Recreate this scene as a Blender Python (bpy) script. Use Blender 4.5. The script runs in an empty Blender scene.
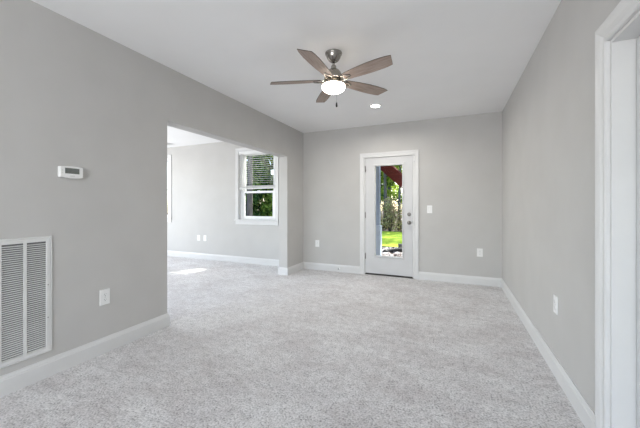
import bpy, bmesh, math, random
from mathutils import Vector, Matrix
random.seed(7)
C = bpy.context.scene.collection
PI = math.pi
sc = bpy.context.scene

# ------------------------------------------------------------------ camera
H = 2.65            # ceiling height
EYE = 1.23          # camera height
cam_data = bpy.data.cameras.new('camera')
cam_data.sensor_width = 36.0
cam_data.lens = 301.0 / 640.0 * 36.0
cam_data.shift_y = -8.4 / 640.0
cam_data.clip_start = 0.02
cam = bpy.data.objects.new('camera', cam_data)
cam.location = (0, 0, EYE)
cam.rotation_euler = (PI / 2, 0, math.radians(23.68))
C.objects.link(cam)
sc.camera = cam

# ------------------------------------------------------------------ view
sc.view_settings.view_transform = 'Standard'
sc.view_settings.look = 'None'
sc.view_settings.exposure = 0.20
sc.view_settings.gamma = 1.0
sc.view_settings.use_curve_mapping = False

# ------------------------------------------------------------------ sky
w = bpy.data.worlds.new('sky')
sc.world = w
w.use_nodes = True
nt = w.node_tree
nt.nodes.clear()
wo = nt.nodes.new('ShaderNodeOutputWorld')
bg = nt.nodes.new('ShaderNodeBackground')
sky = nt.nodes.new('ShaderNodeTexSky')
sky.sky_type = 'NISHITA'
sky.sun_disc = False
sky.sun_elevation = math.radians(47)
sky.sun_rotation = math.radians(23)
sky.dust_density = 2.0
bg.inputs['Strength'].default_value = 0.60
nt.links.new(sky.outputs[0], bg.inputs[0])
nt.links.new(bg.outputs[0], wo.inputs[0])

# ------------------------------------------------------------------ lights
def sun(name, direction, strength, angle, col):
    l = bpy.data.lights.new(name, 'SUN')
    l.energy = strength; l.angle = math.radians(angle); l.color = col
    o = bpy.data.objects.new(name, l); C.objects.link(o)
    o.rotation_euler = Vector(direction).to_track_quat('-Z', 'Y').to_euler()
    o.location = (6, 14, 16)
    return o
sun('sun', (-0.47, -1.0, -1.18), 8.5, 0.6, (1.0, 0.95, 0.86))

def area(name, loc, direction, sx, sy, power, col=(1, 1, 1)):
    l = bpy.data.lights.new(name, 'AREA')
    l.shape = 'RECTANGLE'; l.size = sx; l.size_y = sy
    l.energy = power; l.color = col
    o = bpy.data.objects.new(name, l); C.objects.link(o)
    o.location = loc
    o.rotation_euler = Vector(direction).to_track_quat('-Z', 'Y').to_euler()
    return o
# fill lights added at made-up, unseen windows to brighten both rooms
area('front_fill_light', (-0.95, -3.27, 1.45), (0, 1, 0.16), 2.6, 1.7, 122, (0.97, 0.98, 1.0))
area('left_fill_light', (-2.745, -1.55, 1.45), (1, 0.75, 0.10), 2.0, 1.7, 4, (0.96, 0.98, 1.0))
area('side_fill_light', (-7.72, 3.0, 1.35), (1, -0.1, 0.05), 3.0, 2.1, 108, (0.97, 0.985, 1.0))
area('den_fill_light', (-4.2, 0.43, 1.45), (0.0, 1, 0.14), 2.2, 1.7, 30, (0.97, 0.985, 1.0))

# ------------------------------------------------------------------ materials
def mat(name, col, rough=0.5, metal=0.0, spec=0.5):
    m = bpy.data.materials.new(name); m.use_nodes = True
    b = m.node_tree.nodes['Principled BSDF']
    b.inputs['Base Color'].default_value = (*col, 1)
    b.inputs['Roughness'].default_value = rough
    b.inputs['Metallic'].default_value = metal
    b.inputs['Specular IOR Level'].default_value = spec
    return m

def N(m, t, **kw):
    n = m.node_tree.nodes.new(t)
    for k, v in kw.items(): setattr(n, k, v)
    return n
def L(m, a, b): m.node_tree.links.new(a, b)
def bsdf(m): return m.node_tree.nodes['Principled BSDF']

def noisy(name, c1, c2, scale, rough=0.6, bump=0.0, bdist=0.002, detail=4, stretch=None, bscale=None, spec=0.4, lo=0.35, hi=0.65):
    m = mat(name, c1, rough, spec=spec)
    tc = N(m, 'ShaderNodeTexCoord')
    vec = tc.outputs['Object']
    if stretch:
        mp = N(m, 'ShaderNodeMapping'); mp.inputs['Scale'].default_value = stretch
        L(m, vec, mp.inputs[0]); vec = mp.outputs[0]
    no = N(m, 'ShaderNodeTexNoise'); no.inputs['Scale'].default_value = scale; no.inputs['Detail'].default_value = detail
    L(m, vec, no.inputs[0])
    cr = N(m, 'ShaderNodeValToRGB')
    cr.color_ramp.elements[0].color = (*c1, 1); cr.color_ramp.elements[1].color = (*c2, 1)
    cr.color_ramp.elements[0].position = lo; cr.color_ramp.elements[1].position = hi
    L(m, no.outputs[0], cr.inputs[0]); L(m, cr.outputs[0], bsdf(m).inputs['Base Color'])
    if bump:
        nb = no
        if bscale:
            nb = N(m, 'ShaderNodeTexNoise'); nb.inputs['Scale'].default_value = bscale; L(m, vec, nb.inputs[0])
        bp = N(m, 'ShaderNodeBump'); bp.inputs['Strength'].default_value = bump; bp.inputs['Distance'].default_value = bdist
        L(m, nb.outputs[0], bp.inputs['Height']); L(m, bp.outputs[0], bsdf(m).inputs['Normal'])
    return m

WALL = noisy('greige_wall_paint', (0.515, 0.506, 0.49), (0.535, 0.526, 0.51), 3.0, 0.75, 0.12, 0.0006, bscale=220, spec=0.25)
CEIL = noisy('white_ceiling_paint', (0.86, 0.86, 0.86), (0.88, 0.88, 0.88), 2.0, 0.9, 0.15, 0.001, bscale=160, spec=0.2)
TRIM = noisy('white_semigloss_trim', (0.66, 0.66, 0.655), (0.685, 0.685, 0.68), 4, 0.38, 0.03, 0.0004, bscale=60)
DOORW = noisy('white_door_paint', (0.58, 0.582, 0.585), (0.61, 0.612, 0.615), 4, 0.42, 0.03, 0.0004, bscale=60)
PLATE = noisy('white_plastic', (0.80, 0.80, 0.79), (0.83, 0.83, 0.82), 8, 0.35)
VINYL = noisy('white_vinyl', (0.82, 0.83, 0.84), (0.86, 0.87, 0.88), 8, 0.4)
DARK = mat('dark_void', (0.03, 0.03, 0.03), 0.9)
DUCT = mat('grey_duct_shade', (0.17, 0.17, 0.17), 0.8)  # grey that stands for the shade inside the ducts
BLACK = mat('black_rubber', (0.012, 0.012, 0.012), 0.6)
LCD = noisy('lcd_glass', (0.13, 0.14, 0.13), (0.16, 0.17, 0.155), 30, 0.25)
LCDINK = mat('lcd_digits', (0.05, 0.055, 0.05), 0.4)
GRILLE = noisy('white_enamel_metal', (0.66, 0.66, 0.65), (0.70, 0.70, 0.69), 6, 0.45)
NICKEL = noisy('brushed_nickel', (0.30, 0.285, 0.26), (0.40, 0.38, 0.35), 60, 0.24, 0.05, 0.0003, stretch=(1, 1, 12))
bsdf(NICKEL).inputs['Metallic'].default_value = 1.0
SATIN = mat('satin_nickel_hardware', (0.30, 0.29, 0.28), 0.35, 0.85)
SLATM = noisy('white_blind_slat', (0.78, 0.79, 0.78), (0.82, 0.83, 0.82), 6, 0.5)

def blade_material():
    m = noisy('taupe_wood_grain', (0.24, 0.18, 0.15), (0.40, 0.32, 0.275), 5, 0.5, 0.06, 0.0004, detail=8, stretch=(1.5, 16, 16), lo=0.3, hi=0.7)
    return m
BLADE = blade_material()
BLEDGE = noisy('dark_wood_edge', (0.035, 0.028, 0.024), (0.06, 0.05, 0.042), 12, 0.5)

def carpet_material():
    m = mat('grey_cut_pile_carpet', (0.5, 0.48, 0.47), 1.0, spec=0.05)
    b = bsdf(m)
    b.inputs['Sheen Weight'].default_value = 0.25
    b.inputs['Sheen Roughness'].default_value = 0.6
    tc = N(m, 'ShaderNodeTexCoord')
    fine = N(m, 'ShaderNodeTexNoise'); fine.inputs['Scale'].default_value = 88; fine.inputs['Detail'].default_value = 3; fine.inputs['Roughness'].default_value = 0.6
    L(m, tc.outputs['Object'], fine.inputs[0])
    mid = N(m, 'ShaderNodeTexNoise'); mid.inputs['Scale'].default_value = 17; mid.inputs['Detail'].default_value = 8; mid.inputs['Roughness'].default_value = 0.85
    L(m, tc.outputs['Object'], mid.inputs[0])
    av = N(m, 'ShaderNodeMix', data_type='FLOAT'); av.inputs[0].default_value = 0.45
    L(m, fine.outputs[0], av.inputs[2]); L(m, mid.outputs[0], av.inputs[3])
    cr = N(m, 'ShaderNodeValToRGB')
    e = cr.color_ramp.elements
    e[0].position = 0.36; e[0].color = (0.17, 0.165, 0.163, 1)  # dark end puts the shade between tufts into the colour
    e[1].position = 0.60; e[1].color = (0.80, 0.79, 0.79, 1)
    e2 = e.new(0.485); e2.color = (0.58, 0.572, 0.572, 1)
    L(m, av.outputs[0], cr.inputs[0])
    # nap: broad strokes left by the vacuum and by feet
    mp = N(m, 'ShaderNodeMapping'); mp.inputs['Rotation'].default_value = (0, 0, 0.5); mp.inputs['Scale'].default_value = (1.0, 1.5, 1)
    L(m, tc.outputs['Object'], mp.inputs[0])
    nap = N(m, 'ShaderNodeTexNoise'); nap.inputs['Scale'].default_value = 2.2; nap.inputs['Detail'].default_value = 7; nap.inputs['Roughness'].default_value = 0.72
    L(m, mp.outputs[0], nap.inputs[0])
    nr = N(m, 'ShaderNodeValToRGB')
    nr.color_ramp.elements[0].position = 0.36; nr.color_ramp.elements[0].color = (0.83, 0.80, 0.80, 1)
    nr.color_ramp.elements[1].position = 0.60; nr.color_ramp.elements[1].color = (1.04, 1.04, 1.04, 1)
    L(m, nap.outputs[0], nr.inputs[0])
    mx = N(m, 'ShaderNodeMix', data_type='RGBA', blend_type='MULTIPLY'); mx.inputs[0].default_value = 1.0
    L(m, cr.outputs[0], mx.inputs[6]); L(m, nr.outputs[0], mx.inputs[7])
    L(m, mx.outputs[2], b.inputs['Base Color'])
    bp = N(m, 'ShaderNodeBump'); bp.inputs['Strength'].default_value = 0.75; bp.inputs['Distance'].default_value = 0.010
    L(m, av.outputs[0], bp.inputs['Height']); L(m, bp.outputs[0], b.inputs['Normal'])
    return m
CARPET = carpet_material()

def glass_material():
    m = bpy.data.materials.new('clear_glass'); m.use_nodes = True
    t = m.node_tree; t.nodes.clear()
    out = t.nodes.new('ShaderNodeOutputMaterial')
    tr = t.nodes.new('ShaderNodeBsdfTransparent'); tr.inputs[0].default_value = (0.96, 0.975, 0.97, 1)
    gl = t.nodes.new('ShaderNodeBsdfGlossy'); gl.inputs['Roughness'].default_value = 0.02
    fr = t.nodes.new('ShaderNodeFresnel'); fr.inputs[0].default_value = 1.08
    mx = t.nodes.new('ShaderNodeMixShader')
    t.links.new(fr.outputs[0], mx.inputs[0]); t.links.new(tr.outputs[0], mx.inputs[1]); t.links.new(gl.outputs[0], mx.inputs[2])
    t.links.new(mx.outputs[0], out.inputs[0])
    return m
GLASS = glass_material()

def emit(name, col, s):
    m = bpy.data.materials.new(name); m.use_nodes = True
    b = bsdf(m)
    b.inputs['Base Color'].default_value = (0.85, 0.83, 0.78, 1)
    b.inputs['Emission Color'].default_value = (*col, 1)
    b.inputs['Emission Strength'].default_value = s
    return m
BOWL = emit('lit_opal_glass', (1.0, 0.90, 0.78), 14)
LENS = emit('lit_downlight_lens', (1.0, 0.95, 0.88), 30)

def leaf_material(name, cols, trans):
    m = bpy.data.materials.new(name); m.use_nodes = True
    t = m.node_tree; t.nodes.clear()
    out = t.nodes.new('ShaderNodeOutputMaterial')
    geo = t.nodes.new('ShaderNodeNewGeometry')
    cr = t.nodes.new('ShaderNodeValToRGB')
    e = cr.color_ramp.elements
    e[0].color = (*cols[0], 1); e[1].color = (*cols[-1], 1)
    for i, c in enumerate(cols[1:-1]):
        k = e.new((i + 1) / (len(cols) - 1)); k.color = (*c, 1)
    t.links.new(geo.outputs['Random Per Island'], cr.inputs[0])
    d = t.nodes.new('ShaderNodeBsdfDiffuse'); tl = t.nodes.new('ShaderNodeBsdfTranslucent')
    mx = t.nodes.new('ShaderNodeMixShader'); mx.inputs[0].default_value = trans
    t.links.new(cr.outputs[0], d.inputs[0]); t.links.new(cr.outputs[0], tl.inputs[0])
    t.links.new(d.outputs[0], mx.inputs[1]); t.links.new(tl.outputs[0], mx.inputs[2])
    t.links.new(mx.outputs[0], out.inputs[0])
    return m
LEAF_Y = leaf_material('spring_leaves', [(0.16, 0.28, 0.04), (0.42, 0.55, 0.08), (0.70, 0.78, 0.22)], 0.6)
LEAF_G = leaf_material('green_leaves', [(0.05, 0.12, 0.03), (0.17, 0.32, 0.06), (0.45, 0.58, 0.12)], 0.5)
LEAF_D = leaf_material('dark_evergreen_leaves', [(0.03, 0.08, 0.03), (0.10, 0.22, 0.07), (0.34, 0.50, 0.14)], 0.45)
LEAF_B = leaf_material('dry_brush_leaves', [(0.20, 0.13, 0.09), (0.42, 0.33, 0.22), (0.62, 0.56, 0.34), (0.34, 0.40, 0.14)], 0.5)
BARK = noisy('grey_bark', (0.07, 0.065, 0.06), (0.17, 0.155, 0.14), 9, 0.9, 0.5, 0.02, stretch=(1, 1, 0.25))
REDWOOD = noisy('dark_red_stained_lumber', (0.15, 0.022, 0.018), (0.21, 0.035, 0.026), 4, 0.6, 0.1, 0.002, stretch=(0.5, 6, 6))
POSTM = noisy('pale_blue_painted_post', (0.36, 0.44, 0.58), (0.42, 0.50, 0.64), 8, 0.6)
SLEEVE = noisy('pale_blue_white_sleeve', (0.56, 0.64, 0.76), (0.62, 0.70, 0.82), 8, 0.6)
LAWN = noisy('bright_lawn_grass', (0.24, 0.37, 0.035), (0.48, 0.60, 0.07), 3.5, 0.95, 0.6, 0.05, detail=9, bscale=60, spec=0.1)
SOIL = noisy('bare_soil', (0.10, 0.075, 0.055), (0.22, 0.18, 0.14), 5, 0.95, 0.5, 0.03, detail=8, spec=0.1)
STONE = leaf_material('pale_gravel_stone', [(0.25, 0.21, 0.19), (0.52, 0.47, 0.44), (0.75, 0.71, 0.68)], 0.0)
SIDING = noisy('exterior_siding', (0.55, 0.55, 0.53), (0.6, 0.6, 0.58), 4, 0.7)

# ------------------------------------------------------------------ mesh helpers
def obj(name, bm, m, parent=None, smooth=False, recalc=True):
    if recalc: bmesh.ops.recalc_face_normals(bm, faces=bm.faces)
    me = bpy.data.meshes.new(name); bm.to_mesh(me); bm.free()
    for mm in (m if isinstance(m, (list, tuple)) else [m]): me.materials.append(mm)
    if smooth:
        for p in me.polygons: p.use_smooth = True
    o = bpy.data.objects.new(name, me); C.objects.link(o)
    if parent is not None: o.parent = parent
    return o

def box(bm, x0, x1, y0, y1, z0, z1, bev=0.0, seg=2):
    r = bmesh.ops.create_cube(bm, size=1.0)
    vs = r['verts']
    for v in vs:
        v.co = Vector(((x0 + x1) / 2 + v.co.x * (x1 - x0), (y0 + y1) / 2 + v.co.y * (y1 - y0), (z0 + z1) / 2 + v.co.z * (z1 - z0)))
    if bev > 0:
        es = list({e for v in vs for e in v.link_edges})
        bmesh.ops.bevel(bm, geom=es, offset=bev, segments=seg, affect='EDGES', profile=0.5)
    return vs

def lathe(bm, prof, axis='Z', origin=(0, 0, 0), n=40, close=True):
    """prof: (radius, height) list"""
    o = Vector(origin); rings = []
    for r, h in prof:
        ring = []
        for i in range(n):
            a = 2 * PI * i / n
            p = (r * math.cos(a), r * math.sin(a), h)
            if axis == 'Y': p = (p[0], p[2], p[1])
            if axis == 'X': p = (p[2], p[0], p[1])
            ring.append(bm.verts.new(o + Vector(p)))
        rings.append(ring)
    for a, b in zip(rings[:-1], rings[1:]):
        for i in range(n):
            bm.faces.new((a[i], a[(i + 1) % n], b[(i + 1) % n], b[i]))
    if close:
        for ring in (rings[0], rings[-1]):
            try: bm.faces.new(ring)
            except ValueError: pass

def tube(bm, pts, r, n=10):
    pts = [Vector(p) for p in pts]
    rs = r if isinstance(r, (list, tuple)) else [r] * len(pts)
    rings = []; up = None
    for i, p in enumerate(pts):
        d = (pts[min(i + 1, len(pts) - 1)] - pts[max(i - 1, 0)]).normalized()
        if up is None:
            up = Vector((0, 0, 1)) if abs(d.z) < 0.9 else Vector((1, 0, 0))
        s = d.cross(up).normalized(); up = s.cross(d).normalized()
        rings.append([bm.verts.new(p + rs[i] * (math.cos(2 * PI * k / n) * s + math.sin(2 * PI * k / n) * up)) for k in range(n)])
    for a, b in zip(rings[:-1], rings[1:]):
        for k in range(n):
            bm.faces.new((a[k], a[(k + 1) % n], b[(k + 1) % n], b[k]))
    bm.faces.new(rings[0]); bm.faces.new(rings[-1])

def sweep(bm, path, prof, mp, side=1):
    """sweep prof (offset, height) along a 2D polyline with mitred corners; mp maps (u, v, height) to 3D"""
    P = [Vector(p) for p in path]
    rows = []
    for i, p in enumerate(P):
        ns = []
        if i > 0: d = (P[i] - P[i - 1]).normalized(); ns.append(Vector((-d.y, d.x)) * side)
        if i < len(P) - 1: d = (P[i + 1] - P[i]).normalized(); ns.append(Vector((-d.y, d.x)) * side)
        if len(ns) == 2:
            m = (ns[0] + ns[1]); m = m / max(m.dot(ns[0]), 1e-6)
        else: m = ns[0]
        rows.append([bm.verts.new(mp(p.x + m.x * o, p.y + m.y * o, h)) for o, h in prof])
    n = len(prof)
    for a, b in zip(rows[:-1], rows[1:]):
        for k in range(n):
            bm.faces.new((a[k], a[(k + 1) % n], b[(k + 1) % n], b[k]))
    bm.faces.new(rows[0]); bm.faces.new(rows[-1])

def grid_wall(bm, us, zs, solid, mp, t0, t1):
    """a slab with holes: us, zs are the grid lines, solid(i, j) says which cells are wall"""
    nu, nz = len(us) - 1, len(zs) - 1
    cache = {}
    def v(i, j, t):
        k = (i, j, t)
        if k not in cache: cache[k] = bm.verts.new(mp(us[i], t, zs[j]))
        return cache[k]
    S = lambda i, j: 0 <= i < nu and 0 <= j < nz and solid((us[i] + us[i + 1]) / 2, (zs[j] + zs[j + 1]) / 2)
    for i in range(nu):
        for j in range(nz):
            if not S(i, j): continue
            for t in (t0, t1):
                bm.faces.new((v(i, j, t), v(i + 1, j, t), v(i + 1, j + 1, t), v(i, j + 1, t)))
            if not S(i - 1, j): bm.faces.new((v(i, j, t0), v(i, j, t1), v(i, j + 1, t1), v(i, j + 1, t0)))
            if not S(i + 1, j): bm.faces.new((v(i + 1, j, t0), v(i + 1, j, t1), v(i + 1, j + 1, t1), v(i + 1, j + 1, t0)))
            if not S(i, j - 1): bm.faces.new((v(i, j, t0), v(i, j, t1), v(i + 1, j, t1), v(i + 1, j, t0)))
            if not S(i, j + 1): bm.faces.new((v(i, j + 1, t0), v(i, j + 1, t1), v(i + 1, j + 1, t1), v(i + 1, j + 1, t0)))

def wall(name, mp, t0, t1, u0, u1, z0, z1, holes, m=None):
    us = sorted({u0, u1, *[h[0] for h in holes], *[h[1] for h in holes]})
    zs = sorted({z0, z1, *[h[2] for h in holes], *[h[3] for h in holes]})
    us = [u for u in us if u0 <= u <= u1]; zs = [z for z in zs if z0 <= z <= z1]
    bm = bmesh.new()
    grid_wall(bm, us, zs, lambda u, z: not any(h[0] < u < h[1] and h[2] < z < h[3] for h in holes), mp, t0, t1)
    o = obj(name, bm, m or WALL); o['kind'] = 'structure'
    return o

def struct(o, label=None):
    o['kind'] = 'structure'
    if label: o['label'] = label
    return o
def empty(name, loc=(0, 0, 0), rz=0.0):
    o = bpy.data.objects.new(name, None); C.objects.link(o)
    o.empty_display_size = 0.1
    o.location = loc; o.rotation_euler = (0, 0, rz)
    return o
def thing(name, label, cat, loc=(0, 0, 0), rz=0.0, group=None):
    return tag(empty(name, loc, rz), label, cat, group)
def tag(o, label, cat, group=None):
    o['label'] = label; o['category'] = cat
    if group: o['group'] = group
    return o
def copy_tree(o, parent=None):
    c = o.copy(); C.objects.link(c)
    if parent is not None: c.parent = parent
    for ch in list(o.children): copy_tree(ch, c)
    return c

# ------------------------------------------------------------------ room dimensions
XL, XR, YB = -2.667, 0.693, 5.27        # left wall, right wall, back wall
TL = 0.17                               # partition thickness
OY0, OY1, OZ = 2.192, 4.642, 2.10       # opening in the left wall
YF, XO = -3.2, -7.8                     # wall behind the camera, far side of the next room
WX0, WX1, WZ0, WZ1 = -4.24, -3.30, 0.93, 2.40     # window beside the partition
VX0, VX1 = -7.20, -6.26 + 0.0                      # second window
VX1 = -6.33; VX0 = VX1 - (WX1 - WX0)
DX0, DX1, DZ = -1.436, -0.594, 2.095    # back door rough opening
RY0, RY1, RZ = 1.06, 1.88, 2.02         # right wall door opening

map_x = lambda u, t, z: (u, t, z)       # walls that run along x
map_y = lambda u, t, z: (t, u, z)       # walls that run along y
wall('wall_back', map_x, YB, YB + 0.15, XO - 0.15, XR + 0.15, -0.02, H + 0.15,
     [(WX0, WX1, WZ0, WZ1), (VX0, VX1, WZ0, WZ1), (DX0, DX1, 0.0, DZ)])
wall('wall_left', map_y, XL - TL, XL, YF, YB, -0.02, H + 0.05, [(OY0, OY1, -0.02, OZ), (-2.6, -0.5, 0.6, 2.3)])
wall('wall_right', map_y, XR, XR + 0.115, YF, YB, -0.02, H + 0.05, [(RY0, RY1, -0.02, RZ)])
FW = [(-2.25, 0.35, 0.6, 2.3), (-5.4, -3.0, 0.6, 2.3)]
YD = 0.5                                # front wall of the next room
wall('wall_front', map_x, YF - 0.15, YF, XL - TL, XR + 0.15, -0.02, H + 0.15, FW[:1])
wall('wall_den', map_x, YD - 0.15, YD, XO - 0.15, XL - TL, -0.02, H + 0.15, FW[1:])
wall('wall_side', map_y, XO - 0.15, XO, YD, YB, -0.02, H + 0.05, [(1.4, 4.6, 0.3, 2.4)])

bm = bmesh.new(); box(bm, XL - TL, XR + 1.3, YF - 0.15, YB + 0.15, -0.2, 0.0); box(bm, XO - 0.15, XL - TL, YD - 0.15, YB + 0.15, -0.2, 0.0)
struct(obj('floor', bm, CARPET), 'grey cut pile carpet with vacuum tracks')
bm = bmesh.new(); box(bm, XL - TL, XR + 1.3, YF - 0.15, YB + 0.15, H, H + 0.3); box(bm, XO - 0.15, XL - TL, YD - 0.15, YB + 0.15, H, H + 0.3)
struct(obj('ceiling', bm, CEIL))
# lobby behind the right-hand door, so that no daylight leaks round it
bm = bmesh.new(); box(bm, XR + 1.2, XR + 1.3, 0.4, 2.6, 0, H); box(bm, XR + 0.115, XR + 1.2, 0.3, 0.4, 0, H); box(bm, XR + 0.115, XR + 1.2, 2.6, 2.7, 0, H)
struct(obj('wall_hall', bm, WALL))

# ------------------------------------------------------------------ baseboards
BB = [(0, 0), (0.017, 0), (0.017, 0.098), (0.0135, 0.103), (0.0135, 0.109), (0.010, 0.114), (0.0075, 0.122), (0.006, 0.13), (0, 0.13)]
flat = lambda u, v, h: (u, v, h)
def baseboard(name, path, side):
    bm = bmesh.new(); sweep(bm, path, BB, flat, side); struct(obj(name, bm, TRIM))
baseboard('baseboard_left', [(XL, YF), (XL, OY0), (XL - TL, OY0), (XL - TL, YD)], -1)
baseboard('baseboard_back', [(DX0 - 0.085, YB), (XL, YB), (XL, OY1), (XL - TL, OY1), (XL - TL, YB), (XO, YB)], 1)
baseboard('baseboard_right', [(DX1 + 0.085, YB), (XR, YB), (XR, RY1 + 0.098)], -1)
baseboard('baseboard_front', [(XR, RY0 - 0.098), (XR, YF), (XL, YF)], -1)

# ------------------------------------------------------------------ casings and doors
CAS = [(0.0, 0), (0.0, 0.010), (0.006, 0.014), (0.018, 0.014), (0.022, 0.011), (0.028, 0.011), (0.045, 0.014), (0.060, 0.018), (0.078, 0.020), (0.085, 0.018), (0.085, 0)]
def casing(name, u0, u1, ztop, mp, prof, parent=None, zbot=0.0):
    bm = bmesh.new()
    sweep(bm, [(u0, zbot), (u0, ztop), (u1, ztop), (u1, zbot)], prof, mp, 1)
    return obj(name, bm, TRIM, parent)
on_back = lambda u, v, h: (u, YB - h, v)
on_right = lambda u, v, h: (XR - h, u, v)
struct(casing('trim_1', DX0, DX1, DZ - 0.015, on_back, CAS), 'white casing round the glass door')
CAS2 = [(o * 0.098 / 0.085, h * 1.25 - (0.006 if 0.02 < o < 0.03 else 0)) for o, h in CAS]
struct(casing('trim_2', RY0, RY1, RZ, on_right, CAS2), 'white moulded casing round the doorway at the right edge')

# --- glass door in the back wall
d1 = struct(empty('door_1', ((DX0 + DX1) / 2, YB, 0)), 'white exterior door with a tall clear glass panel')
def local(o, bmx=None): return o
SX0, SX1, SZ0, SZ1 = -1.418, -0.6095, 0.030, 2.077     # slab
GX0, GX1, GZ0, GZ1 = -1.248, -0.774, 0.339, 1.934      # glass
ox = (DX0 + DX1) / 2
R = lambda x: x - ox                                    # into the door's own frame
bm = bmesh.new()
grid_wall(bm, [R(SX0), R(GX0), R(GX1), R(SX1)], [SZ0, GZ0, GZ1, SZ1], lambda u, z: not (R(GX0) < u < R(GX1) and GZ0 < z < GZ1), map_x, 0.004, 0.048)
obj('door_panel', bm, DOORW, d1)
bm = bmesh.new()
LF = [(-0.004, 0), (-0.004, 0.010), (0.003, 0.014), (0.010, 0.014), (0.016, 0.008), (0.024, 0.006), (0.028, 0.003), (0.028, 0)]
ring = [(R(GX0), GZ0), (R(GX0), GZ1), (R(GX1), GZ1), (R(GX1), GZ0)]
def sweep_ring(bm, ring, prof, mp, side):
    n = len(ring); P = [Vector(p) for p in ring]; rows = []
    for i in range(n):
        d0 = (P[i] - P[i - 1]).normalized(); dd = (P[(i + 1) % n] - P[i]).normalized()
        n0 = Vector((-d0.y, d0.x)) * side; n1 = Vector((-dd.y, dd.x)) * side
        m = n0 + n1; m = m / m.dot(n0)
        rows.append([bm.verts.new(mp(P[i].x + m.x * o, P[i].y + m.y * o, h)) for o, h in prof])
    k = len(prof)
    for i in range(n):
        a, b = rows[i], rows[(i + 1) % n]
        for j in range(k): bm.faces.new((a[j], a[(j + 1) % k], b[(j + 1) % k], b[j]))
sweep_ring(bm, ring, LF, lambda u, v, h: (u, 0.004 - h, v), 1)
sweep_ring(bm, ring, LF, lambda u, v, h: (u, 0.048 + h, v), 1)
obj('glass_frame', bm, DOORW, d1)
bm = bmesh.new(); box(bm, R(GX0) - 0.004, R(GX1) + 0.004, 0.022, 0.028, GZ0 - 0.004, GZ1 + 0.004)
obj('glass_pane', bm, GLASS, d1)
bm = bmesh.new()
box(bm, R(DX0), R(SX0) - 0.003, 0.002, 0.149, 0.012, DZ); box(bm, R(SX1) + 0.003, R(DX1), 0.002, 0.149, 0.012, DZ)
box(bm, R(SX0) - 0.003, R(SX1) + 0.003, 0.002, 0.149, SZ1 + 0.003, DZ)
box(bm, R(SX0) - 0.003, R(SX0) + 0.012, 0.05, 0.063, 0.03, SZ1); box(bm, R(SX1) - 0.012, R(SX1) + 0.003, 0.05, 0.063, 0.03, SZ1)
obj('door_jamb', bm, TRIM, d1)
bm = bmesh.new(); box(bm, R(DX0), R(DX1), 0.006, 0.19, 0.001, 0.022, 0.004)
obj('threshold', bm, mat('dark_bronze_threshold', (0.05, 0.045, 0.04), 0.5, 0.3), d1)['label'] = 'dark bronze threshold'
for z in (1.885, 1.06, 0.33):
    bm = bmesh.new()
    lathe(bm, [(0.0075, z - 0.05), (0.0075, z + 0.05)], origin=(R(SX0) - 0.004, -0.006, 0), n=14)
    lathe(bm, [(0.004, z + 0.05), (0.0055, z + 0.054), (0.002, z + 0.058)], origin=(R(SX0) - 0.004, -0.006, 0), n=14)
    box(bm, R(SX0) - 0.001, R(SX0) + 0.004, -0.003, 0.006, z - 0.05, z + 0.05)
    obj('hinge', bm, SATIN, d1, True)['label'] = 'satin nickel hinge'
kx = R(-0.665)
bm = bmesh.new()
lathe(bm, [(0.001, 0.004), (0.030, 0.004), (0.032, -0.002), (0.030, -0.010), (0.020, -0.014), (0.001, -0.014)], 'Y', (kx, 0, 1.083), 28)
box(bm, kx - 0.005, kx + 0.005, -0.030, -0.012, 1.068, 1.098, 0.003)
obj('deadbolt', bm, SATIN, d1, True)['label'] = 'satin nickel deadbolt thumb turn'
bm = bmesh.new()
lathe(bm, [(0.001, 0.004), (0.031, 0.004), (0.033, -0.003), (0.028, -0.010), (0.013, -0.014), (0.011, -0.030), (0.018, -0.036), (0.027, -0.045), (0.028, -0.055), (0.022, -0.064), (0.001, -0.067)], 'Y', (kx, 0, 0.941), 28)
obj('door_knob', bm, SATIN, d1, True)['label'] = 'round satin nickel knob'
bm = bmesh.new(); box(bm, R(SX1) + 0.0005, R(SX1) + 0.006, -0.002, 0.02, 0.925, 0.965, 0.001)
obj('strike_plate', bm, SATIN, d1)['label'] = 'small metal strike plate'

# --- door in the right wall
d2 = struct(empty('door_2', (XR, (RY0 + RY1) / 2, 0)), 'white closed door in the right wall')
oy = (RY0 + RY1) / 2; Q = lambda y: y - oy
bm = bmesh.new()
box(bm, -0.002, 0.117, Q(RY1) - 0.018 + 0.018, Q(RY1) + 0.0, 0, 0.001)
bm.free()
bm = bmesh.new()
JT = 0.016
box(bm, 0.001, 0.1145, Q(RY1) - JT, Q(RY1) - 0.0005, 0.001, RZ - 0.0005)
box(bm, 0.001, 0.1145, Q(RY0) + 0.0005, Q(RY0) + JT, 0.001, RZ - 0.0005)
box(bm, 0.001, 0.1145, Q(RY0) + JT, Q(RY1) - JT, RZ - JT, RZ - 0.0005)
obj('door_jamb', bm, TRIM, d2)
bm = bmesh.new()
y0, y1 = Q(RY0) + JT + 0.004, Q(RY1) - JT - 0.004
box(bm, 0.085, 0.1145, y0, y1, 0.012, RZ - JT - 0.004, 0.002)
for (a, b) in ((0.25, 0.95), (1.10, 1.85)):
    for (p, q) in ((y0 + 0.12, (y0 + y1) / 2 - 0.05), ((y0 + y1) / 2 + 0.05, y1 - 0.12)):
        sweep_ring(bm, [(p, a), (p, b), (q, b), (q, a)], [(0, 0), (0.006, 0.006), (0.018, 0.006), (0.026, 0)], lambda u, v, h: (0.0852 - h, u, v), 1)
obj('door_panel', bm, DOORW, d2)
bm = bmesh.new()
lathe(bm, [(0.001, 0.086), (0.031, 0.085), (0.031, 0.078), (0.012, 0.074), (0.011, 0.060), (0.024, 0.050), (0.027, 0.040), (0.018, 0.030), (0.001, 0.028)], 'X', (0, y0 + 0.07, 0.94), 24)
obj('door_knob', bm, SATIN, d2, True)

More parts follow.
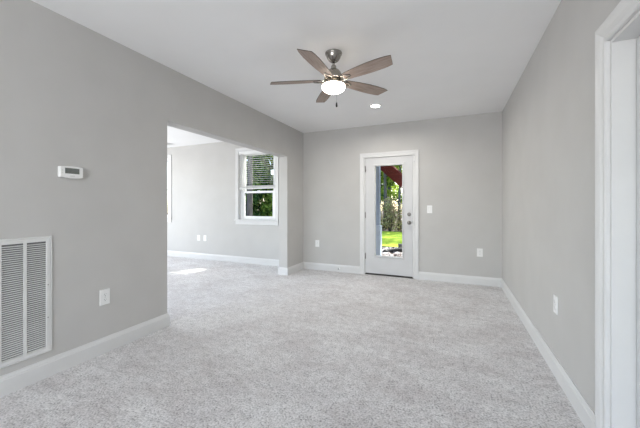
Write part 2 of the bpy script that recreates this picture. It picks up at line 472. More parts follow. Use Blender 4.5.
# ------------------------------------------------------------------ windows
def make_window(name, x0, label):
    wroot = struct(empty(name, (x0, YB, 0)), label)
    W = WX1 - WX0
    prof = [(o * 0.07 / 0.085, h) for o, h in CAS]
    bm = bmesh.new(); sweep(bm, [(0, WZ0), (0, WZ1), (W, WZ1), (W, WZ0)], prof, lambda u, v, h: (u, -h, v), 1)
    obj('window_casing', bm, TRIM, wroot)
    bm = bmesh.new(); box(bm, -0.085, W + 0.085, -0.045, 0.09, WZ0 - 0.022, WZ0, 0.004)
    obj('window_sill', bm, TRIM, wroot)
    bm = bmesh.new(); box(bm, -0.07, W + 0.07, -0.016, -0.0005, WZ0 - 0.105, WZ0 - 0.0225, 0.003)
    obj('window_apron', bm, TRIM, wroot)
    bm = bmesh.new()
    grid_wall(bm, [0.0005, 0.055, W - 0.055, W - 0.0005], [WZ0 + 0.0005, WZ0 + 0.03, WZ1 - 0.045, WZ1 - 0.0005],
              lambda u, z: not (0.055 < u < W - 0.055 and WZ0 + 0.03 < z < WZ1 - 0.045), map_x, 0.058, 0.149)
    obj('window_frame', bm, VINYL, wroot)
    MR = 1.52
    bm = bmesh.new()
    grid_wall(bm, [0.0003, 0.008, W - 0.008, W - 0.0003], [WZ0 + 0.0003, WZ1 - 0.008, WZ1 - 0.0003], lambda u, z: u < 0.008 or u > W - 0.008 or z > WZ1 - 0.008, map_x, 0.0, 0.0578)
    obj('window_jamb', bm, TRIM, wroot)
    for nm, za, zb, ya in (('lower_sash', WZ0 + 0.03, MR + 0.022, 0.064), ('upper_sash', MR - 0.022, WZ1 - 0.045, 0.093)):
        bm = bmesh.new(); s = 0.06
        sb = 0.045
        grid_wall(bm, [0.0555, 0.055 + s, W - 0.055 - s, W - 0.0555], [za + 0.0005, za + sb, zb - 0.044, zb - 0.0005],
                  lambda u, z: not (0.055 + s < u < W - 0.055 - s and za + sb < z < zb - 0.044), map_x, ya, ya + 0.026)
        sash = obj(nm, bm, VINYL, wroot)
        bm = bmesh.new(); box(bm, 0.055 + s - 0.004, W - 0.055 - s + 0.004, ya + 0.011, ya + 0.015, za + sb - 0.004, zb - 0.040)
        obj('window_pane', bm, GLASS, sash)
    bm = bmesh.new(); box(bm, W / 2 - 0.03, W / 2 + 0.03, 0.065, 0.089, MR + 0.022, MR + 0.034, 0.003)
    obj('sash_lock', bm, VINYL, wroot)
    return wroot
make_window('window_1', WX0, 'white window beside the partition')
make_window('window_2', VX0, 'white window half hidden behind the left wall')

def make_blind(x0, label):
    W = WX1 - WX0
    t = thing('window_blind', label, 'blind', (x0, YB - 0.018, 0), 0, 'horizontal blinds raised to half height')
    bm = bmesh.new(); box(bm, 0.012, W - 0.012, 0.022, 0.072, WZ1 - 0.048, WZ1 - 0.003, 0.002)
    hr = obj('headrail', bm, SLATM, t)
    bm = bmesh.new(); box(bm, 0.008, W - 0.008, 0.010, 0.019, WZ1 - 0.072, WZ1 - 0.003, 0.003)
    obj('valance', bm, SLATM, t)
    bot = 1.585
    z = WZ1 - 0.085; pitch = 0.043
    bm = bmesh.new(); a = math.radians(-5)
    zs = []
    while z > bot + 0.085: zs.append(z); z -= pitch
    stack = [bot + 0.022 + 0.0045 * k for k in range(11)]
    for z, ang in [(q, a) for q in zs] + [(q, 0) for q in stack]:
        dz = 0.025 * math.sin(ang); dy = 0.024
        rows = []
        for k in range(5):
            f = -1 + k / 2.0
            crown = 0.0022 * (1 - f * f)
            rows.append((0.047 + f * dy, z - f * dz + crown))
        for s in (0.0, -0.0022):
            pass
        top = [[bm.verts.new((x, y, zz)) for (y, zz) in rows] for x in (0.014, W - 0.014)]
        low = [[bm.verts.new((x, y, zz - 0.0024)) for (y, zz) in rows] for x in (0.014, W - 0.014)]
        for k in range(4):
            bm.faces.new((top[0][k], top[0][k + 1], top[1][k + 1], top[1][k]))
            bm.faces.new((low[0][k], low[1][k], low[1][k + 1], low[0][k + 1]))
        bm.faces.new((top[0][0], top[1][0], low[1][0], low[0][0])); bm.faces.new((top[0][4], low[0][4], low[1][4], top[1][4]))
        bm.faces.new(top[0] + low[0][::-1]); bm.faces.new(top[1] + low[1][::-1])
    obj('slats', bm, SLATM, t)
    bm = bmesh.new(); box(bm, 0.014, W - 0.014, 0.022, 0.072, bot, bot + 0.018, 0.004)
    obj('bottom_rail', bm, SLATM, t)
    for x in (0.12, W - 0.12):
        for y in (0.0215, 0.0725):
            bm = bmesh.new(); tube(bm, [(x, y, bot + 0.01), (x, y, WZ1 - 0.045)], 0.0011, 6)
            obj('ladder_cord', bm, SLATM, t)
    bm = bmesh.new(); tube(bm, [(0.07, 0.005, WZ1 - 0.05), (0.072, 0.004, 1.72)], 0.004, 6)
    obj('tilt_wand', bm, SLATM, t)
    return t
make_blind(WX0, 'white horizontal blind raised halfway in the window beside the partition')
make_blind(VX0, 'white horizontal blind in the window mostly hidden behind the left wall')

def plain_window(name, mp, u0, u1, z0, z1, label):  # unseen windows, added only to carry the fill lights
    r = struct(empty(name), label)
    bm = bmesh.new()
    um = (u0 + u1) / 2
    grid_wall(bm, [u0, u0 + 0.05, um - 0.03, um + 0.03, u1 - 0.05, u1], [z0, z0 + 0.05, z1 - 0.05, z1],
              lambda u, z: not ((u0 + 0.05 < u < um - 0.03 or um + 0.03 < u < u1 - 0.05) and z0 + 0.05 < z < z1 - 0.05), mp, 0.09, 0.14)
    obj('window_frame', bm, VINYL, r)
    bm = bmesh.new(); grid_wall(bm, [u0 + 0.04, u1 - 0.04], [z0 + 0.04, z1 - 0.04], lambda u, z: True, mp, 0.11, 0.115)
    obj('window_pane', bm, GLASS, r)
plain_window('added_window_3', lambda u, t, z: (u, YF - t, z), *FW[0], 'added double window for a fill light, unseen behind the photographer')
plain_window('added_window_6', lambda u, t, z: (XL - t, u, z), -2.6, -0.5, 0.6, 2.3, 'added double window for a fill light, unseen in the left wall behind the photographer')
plain_window('added_window_4', lambda u, t, z: (u, YD - t, z), *FW[1], 'added double window for a fill light, unseen in the front of the next room')
plain_window('added_window_5', lambda u, t, z: (XO - t, u, z), 1.4, 4.6, 0.3, 2.4, 'added glass wall for a fill light, unseen at the side of the next room')

# ------------------------------------------------------------------ ceiling fan
def make_fan(cx, cy):
    t = thing('ceiling_fan', 'brushed nickel ceiling fan with five taupe wood blades and lit bowl light', 'ceiling fan', (cx, cy, H))
    bm = bmesh.new()
    lathe(bm, [(0.001, -0.0005), (0.078, -0.0005), (0.080, -0.006), (0.077, -0.016), (0.070, -0.022), (0.068, -0.034), (0.060, -0.052), (0.046, -0.072), (0.034, -0.082), (0.020, -0.086), (0.001, -0.086)], n=48)
    obj('canopy', bm, NICKEL, t, True)
    bm = bmesh.new()
    lathe(bm, [(0.012, -0.084), (0.012, -0.125)], n=20)
    lathe(bm, [(0.020, -0.118), (0.024, -0.124), (0.024, -0.150), (0.020, -0.155)], n=24)
    obj('downrod', bm, NICKEL, t, True)
    bm = bmesh.new()
    lathe(bm, [(0.001, -0.148), (0.030, -0.150), (0.048, -0.160), (0.066, -0.182), (0.078, -0.208), (0.084, -0.228), (0.088, -0.236), (0.088, -0.246), (0.080, -0.250), (0.001, -0.250)], n=48)
    obj('motor_housing', bm, NICKEL, t, True)
    zb = -0.256
    ang0 = -19
    for k in range(5):
        a = math.radians(ang0 + 72 * k)
        rot = Matrix.Rotation(a, 4, 'Z') @ Matrix.Translation((0, 0, zb)) @ Matrix.Rotation(math.radians(-12), 4, 'X')
        # outline of the blade, drawn along +x
        up = [(0.115, 0.040), (0.16, 0.050), (0.25, 0.060), (0.36, 0.068), (0.46, 0.070), (0.53, 0.068), (0.580, 0.060)]
        lo = [(0.620, -0.046), (0.57, -0.058), (0.48, -0.066), (0.38, -0.067), (0.26, -0.060), (0.16, -0.050), (0.115, -0.040)]
        outl = up + lo
        th = 0.0055
        bm = bmesh.new()
        T = [bm.verts.new((x, y, th / 2)) for x, y in outl]; B = [bm.verts.new((x, y, -th / 2)) for x, y in outl]
        f = bm.faces.new(T); bm.faces.new(B[::-1])
        n = len(outl)
        for i in range(n):
            s = bm.faces.new((T[i], B[i], B[(i + 1) % n], T[(i + 1) % n])); s.material_index = 1
        b = obj('blade', bm, [BLADE, BLEDGE], t)
        b.matrix_local = rot
        # blade iron: two curved arms from the hub and a screwed plate under the blade root
        bm = bmesh.new()
        for s in (-1, 1):
            tube(bm, [(0.062, 0.012 * s, 0.012), (0.085, 0.022 * s, 0.002), (0.110, 0.030 * s, -0.009), (0.150, 0.026 * s, -0.0095), (0.185, 0.006 * s, -0.0085)], [0.008, 0.0075, 0.006, 0.0055, 0.005], 8)
        lathe(bm, [(0.001, -0.013), (0.008, -0.012), (0.010, -0.003)], origin=(0.185, 0, 0), n=14)
        for s in (-1, 1):
            lathe(bm, [(0.001, -0.013), (0.007, -0.012), (0.009, -0.003)], origin=(0.135, 0.028 * s, 0), n=14)
        obj('blade_iron', bm, NICKEL, b, True)['label'] = 'brushed nickel blade bracket'
    bm = bmesh.new()
    lathe(bm, [(0.060, -0.250), (0.066, -0.256), (0.066, -0.272), (0.080, -0.278), (0.084, -0.284), (0.084, -0.296), (0.070, -0.300), (0.012, -0.302), (0.010, -0.366), (0.001, -0.366)], n=56)
    lathe(bm, [(0.098, -0.2925), (0.109, -0.2925), (0.112, -0.297), (0.111, -0.304), (0.098, -0.304), (0.098, -0.2925)], n=56, close=False)
    for k in range(3):
        q = k * 2 * PI / 3 + 0.4
        tube(bm, [(0.08 * math.cos(q), 0.08 * math.sin(q), -0.290), (0.101 * math.cos(q), 0.101 * math.sin(q), -0.297)], 0.004, 6)
    obj('light_fitter', bm, NICKEL, t, True)
    bm = bmesh.new()
    pr = [(0.103, -0.305), (0.107, -0.309), (0.1085, -0.316)]
    for i in range(1, 15):
        q = i / 14 * PI / 2
        pr.append((max(0.1085 * math.cos(q), 0.001), -0.316 - 0.058 * math.sin(q)))
    pr += [(0.001, -0.370)]
    for i in range(13, 0, -1):
        q = i / 14 * PI / 2
        pr.append((0.1045 * math.cos(q), -0.316 - 0.054 * math.sin(q)))
    pr += [(0.1045, -0.316), (0.103, -0.305)]
    bowl_profile = pr
    lathe(bm, pr, n=56, close=False)
    obj('light_bowl', bm, BOWL, t, True)['label'] = 'lit opal glass bowl'
    bm = bmesh.new(); px, py = 0.066, -0.098
    tube(bm, [(px * .9, py * .9, -0.296), (px * 1.03, py * 1.03, -0.30), (px * 1.03, py * 1.03, -0.500)], 0.0011, 6)
    ch = obj('pull_chain', bm, SATIN, t)
    bm = bmesh.new()
    lathe(bm, [(0.001, -0.497), (0.004, -0.500), (0.007, -0.513), (0.0085, -0.532), (0.007, -0.541), (0.001, -0.543)], origin=(px * 1.03, py * 1.03, 0), n=14)
    obj('chain_fob', bm, BLACK, ch, True)['label'] = 'small black chain fob'
    return t
make_fan(-1.009, 2.616)

t = thing('recessed_light', 'round white recessed downlight, lit, in the ceiling beyond the fan', 'light', (-0.997, 4.24, H))
bm = bmesh.new(); lathe(bm, [(0.058, -0.001), (0.060, -0.007), (0.068, -0.008), (0.088, -0.003), (0.090, -0.0005), (0.058, -0.0005)], n=48, close=False)
obj('trim_ring', bm, VINYL, t, True)
bm = bmesh.new(); lathe(bm, [(0.0592, -0.0007), (0.0592, -0.004), (0.035, -0.0052), (0.001, -0.0056)], n=48)
obj('light_lens', bm, LENS, t, True)['label'] = 'glowing downlight lens'

dl = bpy.data.lights.new('downlight_beam', 'AREA')
dl.shape = 'DISK'; dl.size = 0.11; dl.color = (1.0, 0.95, 0.88)
dl.energy = 15.0; dl.spread = math.radians(165)
dlo = bpy.data.objects.new('downlight_beam', dl); C.objects.link(dlo); dlo.location = (-0.997, 4.24, H - 0.0085)

# ------------------------------------------------------------------ wall plates
def rounded_plate(bm, w_, h_, d):
    box(bm, -w_ / 2, w_ / 2, -d, 0, -h_ / 2, h_ / 2)
    es = [e for e in bm.edges if all(v.co.y < -d * 0.5 for v in e.verts)]
    bmesh.ops.bevel(bm, geom=es, offset=0.0035, segments=3, affect='EDGES', profile=0.5)
OUT_G = 'white duplex wall outlets'
def make_outlet(label, loc, rz):
    t = thing('wall_outlet', label, 'outlet', loc, rz, OUT_G)
    bm = bmesh.new(); rounded_plate(bm, 0.080, 0.128, 0.006)
    obj('cover_plate', bm, PLATE, t)
    for s in (-1, 1):
        zc = 0.0225 * s
        bm = bmesh.new()
        ol = []
        for i in range(28):
            q = 2 * PI * i / 28
            ol.append((0.0172 * math.cos(q), max(-0.0145, min(0.0145, 0.0172 * math.sin(q)))))
        F = [bm.verts.new((x, -0.0085, zc + z)) for x, z in ol]; Bk = [bm.verts.new((x, -0.0055, zc + z)) for x, z in ol]
        bm.faces.new(F); bm.faces.new(Bk[::-1])
        for i in range(28): bm.faces.new((F[i], F[(i + 1) % 28], Bk[(i + 1) % 28], Bk[i]))
        rc = obj('receptacle', bm, PLATE, t)
        bm = bmesh.new()
        box(bm, -0.0075, -0.0055, -0.0089, -0.0080, zc - 0.001, zc + 0.008)
        box(bm, 0.0055, 0.0073, -0.0089, -0.0080, zc, zc + 0.0075)
        lathe(bm, [(0.0026, -0.0089), (0.0026, -0.0080)], 'Y', (0, 0, zc - 0.0075), 12)
        obj('slots', bm, DARK, rc)
    bm = bmesh.new(); lathe(bm, [(0.001, -0.0072), (0.003, -0.0068), (0.0034, -0.0055)], 'Y', (0, 0, 0), 12)
    obj('screw', bm, SATIN, t)
    return t
e_ = 0.0004
o1 = make_outlet('white wall outlet low on the left wall between the air grille and the opening', (XL + e_, 1.586, 0.464), PI / 2)
def put(src, label, loc, rz):
    c = copy_tree(src); c.location = loc; c.rotation_euler = (0, 0, rz); c['label'] = label
    return c
put(o1, 'white wall outlet low on the back wall between the corner and the glass door', (-2.367, YB - e_, 0.504), 0)
put(o1, 'white wall outlet low on the back wall below the light switch', (0.395, YB - e_, 0.501), 0)
put(o1, 'white wall outlet low on the right wall above its long baseboard', (XR - e_, 2.695, 0.510), -PI / 2)
put(o1, 'white wall outlet in the next room beside a blank plate', (-5.384, YB - e_, 0.482), 0)
t = thing('wall_plate', 'white cable plate right beside the outlet in the next room', 'wall plate', (-5.195, YB - e_, 0.482))
bm = bmesh.new(); rounded_plate(bm, 0.080, 0.128, 0.006); obj('cover_plate', bm, PLATE, t)
for s in (-1, 1):
    bm = bmesh.new(); lathe(bm, [(0.001, -0.0072), (0.003, -0.0068), (0.0034, -0.0055)], 'Y', (0, 0, 0.048 * s), 12); obj('screw', bm, PLATE, t)
bm = bmesh.new(); lathe(bm, [(0.001, -0.014), (0.0042, -0.014), (0.0042, -0.0075), (0.0065, -0.0072), (0.0065, -0.0055)], 'Y', (0, 0, 0), 12); obj('cable_jack', bm, SATIN, t)

t = thing('light_switch', 'white rocker light switch on the back wall right of the glass door', 'switch', (-0.338, YB - e_, 1.169))
bm = bmesh.new(); rounded_plate(bm, 0.080, 0.128, 0.006); obj('cover_plate', bm, PLATE, t)
bm = bmesh.new(); box(bm, -0.0168, 0.0168, -0.0062, -0.0050, -0.0335, 0.0335); obj('rocker_gap_shade', bm, mat('grey_shadow_gap', (0.45, 0.45, 0.44), 0.5), t)  # grey border paints the shade of the gap round the rocker
bm = bmesh.new()
pts = [(-0.0055, -0.032), (-0.0115, -0.032), (-0.0085, 0), (-0.0070, 0.032), (-0.0055, 0.032)]
A = [bm.verts.new((-0.0155, y, z)) for y, z in pts]; B = [bm.verts.new((0.0155, y, z)) for y, z in pts]
bm.faces.new(A); bm.faces.new(B[::-1])
for i in range(5): bm.faces.new((A[i], A[(i + 1) % 5], B[(i + 1) % 5], B[i]))
obj('rocker', bm, PLATE, t)

# ------------------------------------------------------------------ thermostat
t = thing('thermostat', 'white digital thermostat with grey screen on the left wall', 'thermostat', (XL + e_, 1.335, 1.483), PI / 2)
bm = bmesh.new()
ol = []
for x, z in ((-0.076, -0.040), (-0.04, -0.0445), (0, -0.046), (0.04, -0.0445), (0.076, -0.040), (0.077, 0.040), (0.04, 0.0435), (0, 0.0445), (-0.04, 0.0435), (-0.077, 0.040)): ol.append((x, z))
F = [bm.verts.new((x, -0.028, z)) for x, z in ol]; Bk = [bm.verts.new((x, 0, z)) for x, z in ol]
n = len(ol); ff = bm.faces.new(F); bm.faces.new(Bk[::-1])
for i in range(n): bm.faces.new((F[i], F[(i + 1) % n], Bk[(i + 1) % n], Bk[i]))
es = [e for e in bm.edges if not all(v.co.y > -0.001 for v in e.verts)]
bmesh.ops.bevel(bm, geom=es, offset=0.006, segments=3, affect='EDGES', profile=0.5)
obj('case', bm, PLATE, t)
bm = bmesh.new(); box(bm, -0.045, 0.050, -0.0288, -0.0262, -0.012, 0.030, 0.001)
scn = obj('screen', bm, LCD, t); scn['label'] = 'grey LCD screen'
bm = bmesh.new(); box(bm, -0.012, 0.018, -0.0305, -0.0265, -0.034, -0.025, 0.001); obj('button', bm, GRILLE, t)
bm = bmesh.new(); box(bm, -0.066, -0.058, -0.0295, -0.0265, -0.012, -0.002, 0.001); obj('button', bm, GRILLE, t)
bm = bmesh.new(); box(bm, -0.066, -0.058, -0.0295, -0.0265, 0.006, 0.016, 0.001); obj('button', bm, GRILLE, t)

# ------------------------------------------------------------------ return air grille
GY1, GYW, GZA, GZB = 1.223, 0.56, 0.177, 1.012
t = thing('air_return_grille', 'large white louvered air return grille low on the left wall', 'air vent', (XL + e_, GY1 - GYW / 2, GZA), PI / 2)
hw = GYW / 2; gh = GZB - GZA
bm = bmesh.new()
FR = [(0, 0), (0, 0.004), (0.004, 0.009), (0.009, 0.010), (0.012, 0.006), (0.014, 0.006), (0.017, 0.010), (0.036, 0.010), (0.038, 0.008), (0.038, 0)]
sweep_ring(bm, [(-hw, 0), (-hw, gh), (hw, gh), (hw, 0)], FR, lambda u, v, h: (u, -h, v), -1)
obj('grille_frame', bm, GRILLE, t)
cols = 4; mull = 0.018
inner0, inner1 = -hw + 0.036, hw - 0.036
cw = (inner1 - inner0 - mull * (cols - 1)) / cols
for k in range(cols - 1):
    x = inner0 + cw * (k + 1) + mull * k
    bm = bmesh.new(); box(bm, x, x + mull, -0.0098, -0.002, 0.03, gh - 0.03, 0.0012); obj('mullion', bm, GRILLE, t)
bm = bmesh.new(); box(bm, inner0 - 0.004, inner1 + 0.004, -0.0012, -0.0003, 0.032, gh - 0.032)  # flat sheet on the wall, coloured like the shaded duct
obj('duct_shade_sheet', bm, DUCT, t)['label'] = 'grey sheet standing for the shaded duct behind the louvers'
for k in range(cols):
    x0 = inner0 + k * (cw + mull); bm = bmesh.new()
    z = 0.040
    while z < gh - 0.044:
        # a downward-tilted blade with a rolled lip
        P = [(-0.0090, z), (-0.0094, z + 0.0030), (-0.0022, z + 0.0065), (-0.0018, z + 0.0055), (-0.0084, z + 0.0022), (-0.0082, z)]
        A = [bm.verts.new((x0 - 0.0003, y, zz)) for y, zz in P]; B = [bm.verts.new((x0 + cw + 0.0003, y, zz)) for y, zz in P]
        bm.faces.new(A); bm.faces.new(B[::-1])
        for i in range(6): bm.faces.new((A[i], A[(i + 1) % 6], B[(i + 1) % 6], B[i]))
        z += 0.0142
    obj('louvers', bm, GRILLE, t)
for x in (-hw + 0.027, hw - 0.027):
    for z in (0.30 * gh, 0.58 * gh):
        bm = bmesh.new(); lathe(bm, [(0.001, -0.0118), (0.0035, -0.0112), (0.0045, -0.0098)], 'Y', (x, 0, z), 12); obj('screw', bm, SATIN, t)

# ------------------------------------------------------------------ ceiling register in the next room
t = thing('ceiling_register', 'small white louvered ceiling register in the next room', 'air vent', (-6.02, 4.92, H - e_))
bm = bmesh.new(); sweep_ring(bm, [(-0.17, -0.09), (-0.17, 0.09), (0.17, 0.09), (0.17, -0.09)], [(0, 0), (0.004, 0.008), (0.022, 0.010), (0.026, 0.003), (0.026, 0)], lambda u, v, h: (u, v, -h), -1)
obj('register_frame', bm, GRILLE, t)
bm = bmesh.new()
for k in range(9):
    y = -0.058 + k * 0.0145
    A = [bm.verts.new((-0.146, y + dy, zz)) for dy, zz in ((0, -0.008), (0.008, -0.001), (0.009, -0.002), (0.0015, -0.009))]
    B = [bm.verts.new((0.146, y + dy, zz)) for dy, zz in ((0, -0.008), (0.008, -0.001), (0.009, -0.002), (0.0015, -0.009))]
    bm.faces.new(A); bm.faces.new(B[::-1])
    for i in range(4): bm.faces.new((A[i], A[(i + 1) % 4], B[(i + 1) % 4], B[i]))
obj('louvers', bm, GRILLE, t)
bm = bmesh.new(); box(bm, -0.146, 0.146, -0.066, 0.066, -0.0008, -0.0002); obj('duct_shade_sheet', bm, DUCT, t)  # grey sheet in place of the register's shaded duct

# ------------------------------------------------------------------ door stop and contact sensor
t = thing('door_stop', 'white spring door stop with black tip on the baseboard left of the door', 'door stop', (-1.907, YB - 0.017, 0.068))
bm = bmesh.new(); lathe(bm, [(0.001, 0), (0.011, 0), (0.010, -0.006), (0.006, -0.010), (0.001, -0.010)], 'Y', n=18); obj('base', bm, VINYL, t, True)
bm = bmesh.new()
tube(bm, [(0.0055 * math.cos(i * 0.7), -0.009 - 0.052 * i / 110, 0.0055 * math.sin(i * 0.7)) for i in range(111)], 0.0011, 6); obj('spring', bm, VINYL, t, True)
bm = bmesh.new(); lathe(bm, [(0.001, -0.058), (0.0075, -0.058), (0.0085, -0.063), (0.0080, -0.074), (0.004, -0.077), (0.001, -0.0775)], 'Y', n=18); obj('tip', bm, BLACK, t, True)['label'] = 'black rubber tip'

t = thing('door_sensor', 'tiny white contact sensor on the door casing at its top right corner', 'sensor', (-0.578, YB - 0.0145, 2.02))
bm = bmesh.new(); box(bm, -0.008, 0.008, -0.012, 0, -0.036, 0.036, 0.003); obj('case', bm, VINYL, t)
bm = bmesh.new(); box(bm, -0.003, 0.003, -0.0128, -0.0115, -0.02, 0.02, 0.0005); obj('cover', bm, GRILLE, t)

# ------------------------------------------------------------------ outdoors
GZ = -0.25
def ground(name, x0, x1, y0, y1, z, m, amp, nx, ny, kind='structure', label=None):
    bm = bmesh.new(); vs = []
    for j in range(ny + 1):
        row = []
        for i in range(nx + 1):
            x = x0 + (x1 - x0) * i / nx; y = y0 + (y1 - y0) * j / ny
            row.append(bm.verts.new((x, y, z + amp * (math.sin(x * 1.3 + y * 0.7) + math.sin(y * 1.9 - x * 0.4)))))
        vs.append(row)
    for j in range(ny):
        for i in range(nx): bm.faces.new((vs[j][i], vs[j][i + 1], vs[j + 1][i + 1], vs[j + 1][i]))
    bmesh.ops.recalc_face_normals(bm, faces=bm.faces)
    o = obj(name, bm, m, None, True); o['kind'] = kind
    if label: o['label'] = label
    return o
ground('ground', -60, 60, -40, 90, GZ - 0.08, SOIL, 0.0, 4, 4)
lawn = ground('lawn', -16, 14, 10.75, 17.2, GZ, LAWN, 0.012, 60, 20, 'stuff', 'bright green mown lawn behind the house')
EXT = ground('terrace_ground', -16, 14, 5.6, 10.75, GZ - 0.03, SOIL, 0.006, 40, 16, 'structure')
EXT.name = 'ground_bed'

# gravel: far too many stones to count, one object
bm = bmesh.new()
for i in range(2600):
    x = random.uniform(-4.6, 1.0); y = random.uniform(7.9, 10.6); s = random.uniform(0.025, 0.07)
    r = bmesh.ops.create_icosphere(bm, subdivisions=1, radius=s)
    q = Matrix.Rotation(random.uniform(0, 6.3), 4, 'Z')
    sx, sy, sz = random.uniform(.8, 1.4), random.uniform(.7, 1.2), random.uniform(.5, .8)
    for v in r['verts']:
        c = q @ Vector((v.co.x * sx * random.uniform(.85, 1.15), v.co.y * sy * random.uniform(.85, 1.15), v.co.z * sz))
        v.co = c + Vector((x, y, GZ - 0.02 + s * 0.35))
g = obj('gravel', bm, STONE); g['kind'] = 'stuff'; g['label'] = 'pale gravel stones between the house and the lawn'

bm = bmesh.new(); tube(bm, [(-15 + i * 0.5, 10.72 + 0.03 * math.sin(i * 0.6), GZ + 0.012) for i in range(56)], 0.022, 8)
tag(obj('garden_edging', bm, BLACK, None, True), 'low black edging strip between the gravel and the lawn', 'edging')
# corrugated drain pipe curving over the gravel
bm = bmesh.new()
pp, rr = [], []
for i in range(90):
    f = i / 89
    pp.append((-1.93 + 2.5 * f, 9.35 + 0.95 * f ** 0.55, GZ + 0.04 + 0.05 * math.sin(min(f * 4, 1) * PI / 2)))
    rr.append(0.075 if i % 2 else 0.06)
tube(bm, pp, rr, 12)
tag(obj('drain_pipe', bm, BLACK, None, True), 'black corrugated drain pipe curving across the gravel', 'pipe')
bm = bmesh.new()
lathe(bm, [(0.24, 0), (0.21, 0.05), (0.185, 0.14), (0.18, 0.30), (0.165, 0.315), (0.001, 0.32)], n=20)
for v in bm.verts: v.co.x *= random.uniform(.94, 1.06)
st = obj('tree_stump', bm, BARK, None, True); st.location = (-1.575, 10.38, GZ); st.scale = (0.5, 0.5, 0.6)
tag(st, 'short dark tree stump at the edge of the lawn', 'stump')

# --- deck over the door and the stair that comes down from it
dk = thing('wooden_deck', 'raised dark red wooden deck on posts above the glass door', 'deck', (0, 0, GZ))
zz = -GZ
DKX0, DKX1 = -3.15, 2.4
for nm_, y0, y1 in (('deck_boards', 5.45, 7.78),):
    bm = bmesh.new(); y = y0
    while y < y1 - 0.1:
        box(bm, DKX0, DKX1, y, y + 0.138, zz + 2.93, zz + 2.965); y += 0.141
    y = 7.80
    while y < 8.7:
        box(bm, DKX0, -2.33, y, y + 0.138, zz + 2.93, zz + 2.965); y += 0.141
    obj('deck_boards', bm, REDWOOD, dk)
bm = bmesh.new(); x = DKX0
while x < DKX1:
    box(bm, x, x + 0.038, 5.45, 7.74, zz + 2.70, zz + 2.93); x += 0.40
box(bm, DKX0, DKX1, 7.74, 7.78, zz + 2.70, zz + 2.93); box(bm, DKX0, DKX0 + 0.04, 7.78, 8.74, zz + 2.70, zz + 2.93); box(bm, DKX0, -2.33, 8.70, 8.74, zz + 2.70, zz + 2.93)
obj('joists', bm, REDWOOD, dk)
for (x, y) in ((-1.83, 7.56), (2.0, 7.56), (-3.13, 8.58)):
    bm = bmesh.new(); box(bm, x, x + 0.15, y, y + 0.15, 0.0, zz + 2.70, 0.004)
    ps = obj('post', bm, POSTM, dk)
    ps['label'] = 'pale blue painted post'
    bm = bmesh.new(); box(bm, x - 0.03, x + 0.18, y - 0.03, y + 0.18, 0.0, 0.98, 0.01)
    obj('post_sleeve', bm, SLEEVE, ps)['label'] = 'pale boxed sleeve round the post foot'

sr = thing('outdoor_stair', 'dark red wooden stair slanting down from the deck outside the glass door', 'stairs', (0, 0, GZ))
sx0, sz0, slope = -2.31, 2.72, 0.93
ex = sx0 + (sz0 + 0.02 - GZ) / slope
def zlow(x): return sz0 - slope * (x - sx0) - GZ
for y in (7.80, 8.70):
    bm = bmesh.new(); vh = 0.40
    prof = [(sx0, zlow(sx0)), (ex, 0.0), (ex, 0.0 + 0.12), (ex - 0.08, vh - 0.22), (sx0, zlow(sx0) + 0.25)]
    prof = [(sx0, zlow(sx0)), (ex, 0.02), (ex, 0.30), (sx0 + 0.16, zlow(sx0) + 0.24), (sx0, zlow(sx0) + 0.24)]
    A = [bm.verts.new((x, y, z)) for x, z in prof]; B = [bm.verts.new((x, y + 0.04, z)) for x, z in prof]
    bm.faces.new(A); bm.faces.new(B[::-1])
    for i in range(5): bm.faces.new((A[i], A[(i + 1) % 5], B[(i + 1) % 5], B[i]))
    obj('stringer', bm, REDWOOD, sr)
ns = 15
for k in range(1, ns):
    x = sx0 + (ex - sx0) * k / ns
    z = zlow(x) + 0.30
    bm = bmesh.new(); box(bm, x - 0.235, x + 0.03, 7.845, 8.695, z, z + 0.038); obj('tread', bm, REDWOOD, sr)
    bm = bmesh.new(); box(bm, x - 0.235, x - 0.215, 7.845, 8.695, z + 0.04, z + 0.205); obj('riser', bm, REDWOOD, sr)

# --- trees and shrubs
def blob_leaves(verts, faces, c, rad, n, size, flat=1.0):
    for _ in range(n):
        while True:
            p = Vector((random.uniform(-1, 1), random.uniform(-1, 1), random.uniform(-1, 1)))
            if 0.15 < p.length < 1: break
        p = Vector((p.x * rad, p.y * rad, p.z * rad * flat)) + c
        nrm = Vector((random.gauss(0, 1), random.gauss(0, 1), random.gauss(0, 1))).normalized()
        a = nrm.orthogonal().normalized(); a = Matrix.Rotation(random.uniform(0, 6.28), 3, nrm) @ a
        b = nrm.cross(a); s = size * random.uniform(0.6, 1.35)
        i = len(verts)
        verts += [p - a * s, p - b * s * .45 + nrm * s * .12, p + a * s, p + b * s * .45 + nrm * s * .12]
        faces.append((i, i + 1, i + 2, i + 3))
def leaf_mesh(name, verts, faces, m, parent):
    me = bpy.data.meshes.new(name); me.from_pydata([tuple(v) for v in verts], [], faces); me.materials.append(m)
    o = bpy.data.objects.new(name, me); C.objects.link(o); o.parent = parent
    return o
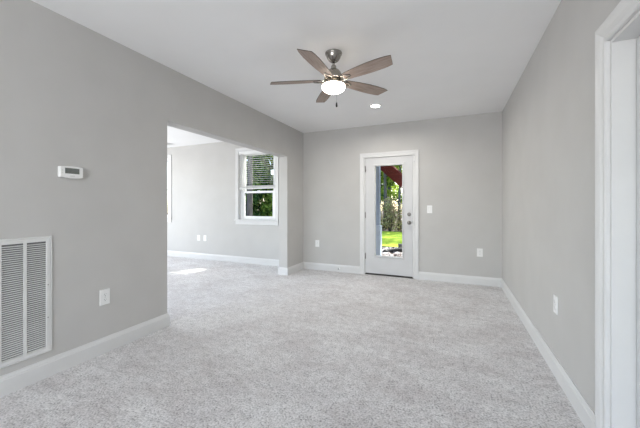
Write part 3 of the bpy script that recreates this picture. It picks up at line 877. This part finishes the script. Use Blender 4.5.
def make_tree(label, x, y, h, r0, crown_z, crown_r, nblob, nleaf, size, m, group):
    t = thing('tree', label, 'tree', (x, y, GZ - 0.05), 0, group)
    bm = bmesh.new(); lean = random.uniform(-.25, .25)
    pts = [(lean * (k / 6) ** 2 + random.uniform(-.03, .03), random.uniform(-.03, .03), h * k / 6 * 0.95) for k in range(7)]
    tube(bm, pts, [r0 * 1.35 if k == 0 else r0 * (1 - 0.12 * k) for k in range(7)], 10)
    for k in range(9):
        z = crown_z + (h - crown_z) * k / 10; a = random.uniform(0, 6.28); ln = crown_r * random.uniform(.5, .95)
        tube(bm, [(lean * (z / h) ** 2, 0, z), (ln * .5 * math.cos(a), ln * .5 * math.sin(a), z + ln * .2), (ln * math.cos(a), ln * math.sin(a), z + ln * .45)], [r0 * .35, r0 * .22, r0 * .08], 6)
    obj('trunk', bm, BARK, t, True)
    V, F = [], []
    for k in range(nblob):
        a = random.uniform(0, 6.28); q = random.random(); z = crown_z + (h - crown_z) * q
        rr = crown_r * math.sqrt(random.random()) * (1.0 - 0.55 * q)
        blob_leaves(V, F, Vector((rr * math.cos(a), rr * math.sin(a), z)), crown_r * random.uniform(.22, .42), nleaf, size, 0.7)
    leaf_mesh('foliage', V, F, m, t)
    return t
def make_shrub(label, x, y, h, r, n, size, m, group, cat='shrub'):
    t = thing('shrub', label, cat, (x, y, GZ - 0.05), 0, group)
    bm = bmesh.new()
    for k in range(7):
        a = k * 0.9 + random.uniform(0, .4); ln = r * random.uniform(.3, .8)
        tube(bm, [(0.04 * math.cos(a), 0.04 * math.sin(a), 0), (ln * .5 * math.cos(a), ln * .5 * math.sin(a), h * .45), (ln * math.cos(a), ln * math.sin(a), h * random.uniform(.7, .95))], [.025, .018, .006], 6)
    obj('stems', bm, BARK, t, True)
    V, F = [], []
    nb = 16
    for k in range(nb):
        a = random.uniform(0, 6.28); q = (k + .5) / nb
        rr = r * math.sqrt(random.random()) * (0.95 - 0.5 * max(0, q - 0.4))
        blob_leaves(V, F, Vector((rr * math.cos(a) * .75, rr * math.sin(a) * .75, .15 * h + q * h * .75)), r * random.uniform(.35, .5), n // nb, size)
    leaf_mesh('foliage', V, F, m, t)
    return t
TG = 'trees beyond the lawn'
trees = [(-12.5, 23, 11, .22, 1), (-10.2, 20.5, 12, .2, 0), (-8.2, 22.5, 11, .22, 1), (-6.5, 20, 12, .18, 0), (-5.05, 21.8, 12, .17, 1),
         (-4.02, 19.8, 12, .125, 2), (-3.05, 22.0, 12, .15, 0), (-2.95, 18.9, 11, .09, 2), (-1.2, 22, 12, .2, 1), (1.2, 20.5, 11, .18, 0), (3.6, 23, 12, .2, 1), (6.5, 21, 11, .2, 0),
         (-4.9, 26, 12, .2, 0), (-6.8, 27, 13, .2, 1), (-2.0, 27.5, 13, .2, 1)]
tl = {0: 'yellow green spring tree beyond the lawn', 1: 'mid green tree beyond the lawn', 2: 'slim dark trunked tree at the lawn edge'}
for i, (x, y, h, r0, k) in enumerate(trees):
    cz = {0: 1.6, 1: 1.8, 2: 3.4}[k]
    make_tree(tl[k] + ' seen through the glass door and window', x, y, h, r0, cz, 1.7, 34, 90, 0.15, LEAF_Y if k == 0 else (LEAF_G if k == 1 else LEAF_Y), TG)
SG = 'dry brush along the far edge of the lawn'
for i in range(12):
    x = -9.5 + i * 1.05 + random.uniform(-.2, .2)
    make_shrub('dry tan and mauve brush along the far edge of the lawn', x, 17.6 + random.uniform(-.25, .5), random.uniform(1.6, 2.3), random.uniform(.75, .95), 1500, .075, LEAF_B, SG)
EG = 'evergreen shrubs outside the window'
for i, (x, y, h, r) in enumerate(((-9.7, 11.0, 4.6, 1.2), (-8.2, 10.6, 4.9, 1.2), (-6.7, 11.2, 4.8, 1.25), (-11.4, 11.6, 4.2, 1.3), (-5.3, 12.6, 3.6, 1.1))):
    make_shrub('tall dark evergreen shrub outside the window with the half raised blind', x, y, h, r, 7000, .115, LEAF_D if i % 2 else LEAF_G, EG)

make_tree('grey trunked tree close outside the window with the half raised blind', -6.72, 9.0, 7.5, 0.13, 3.4, 1.3, 22, 90, 0.12, LEAF_Y, None)
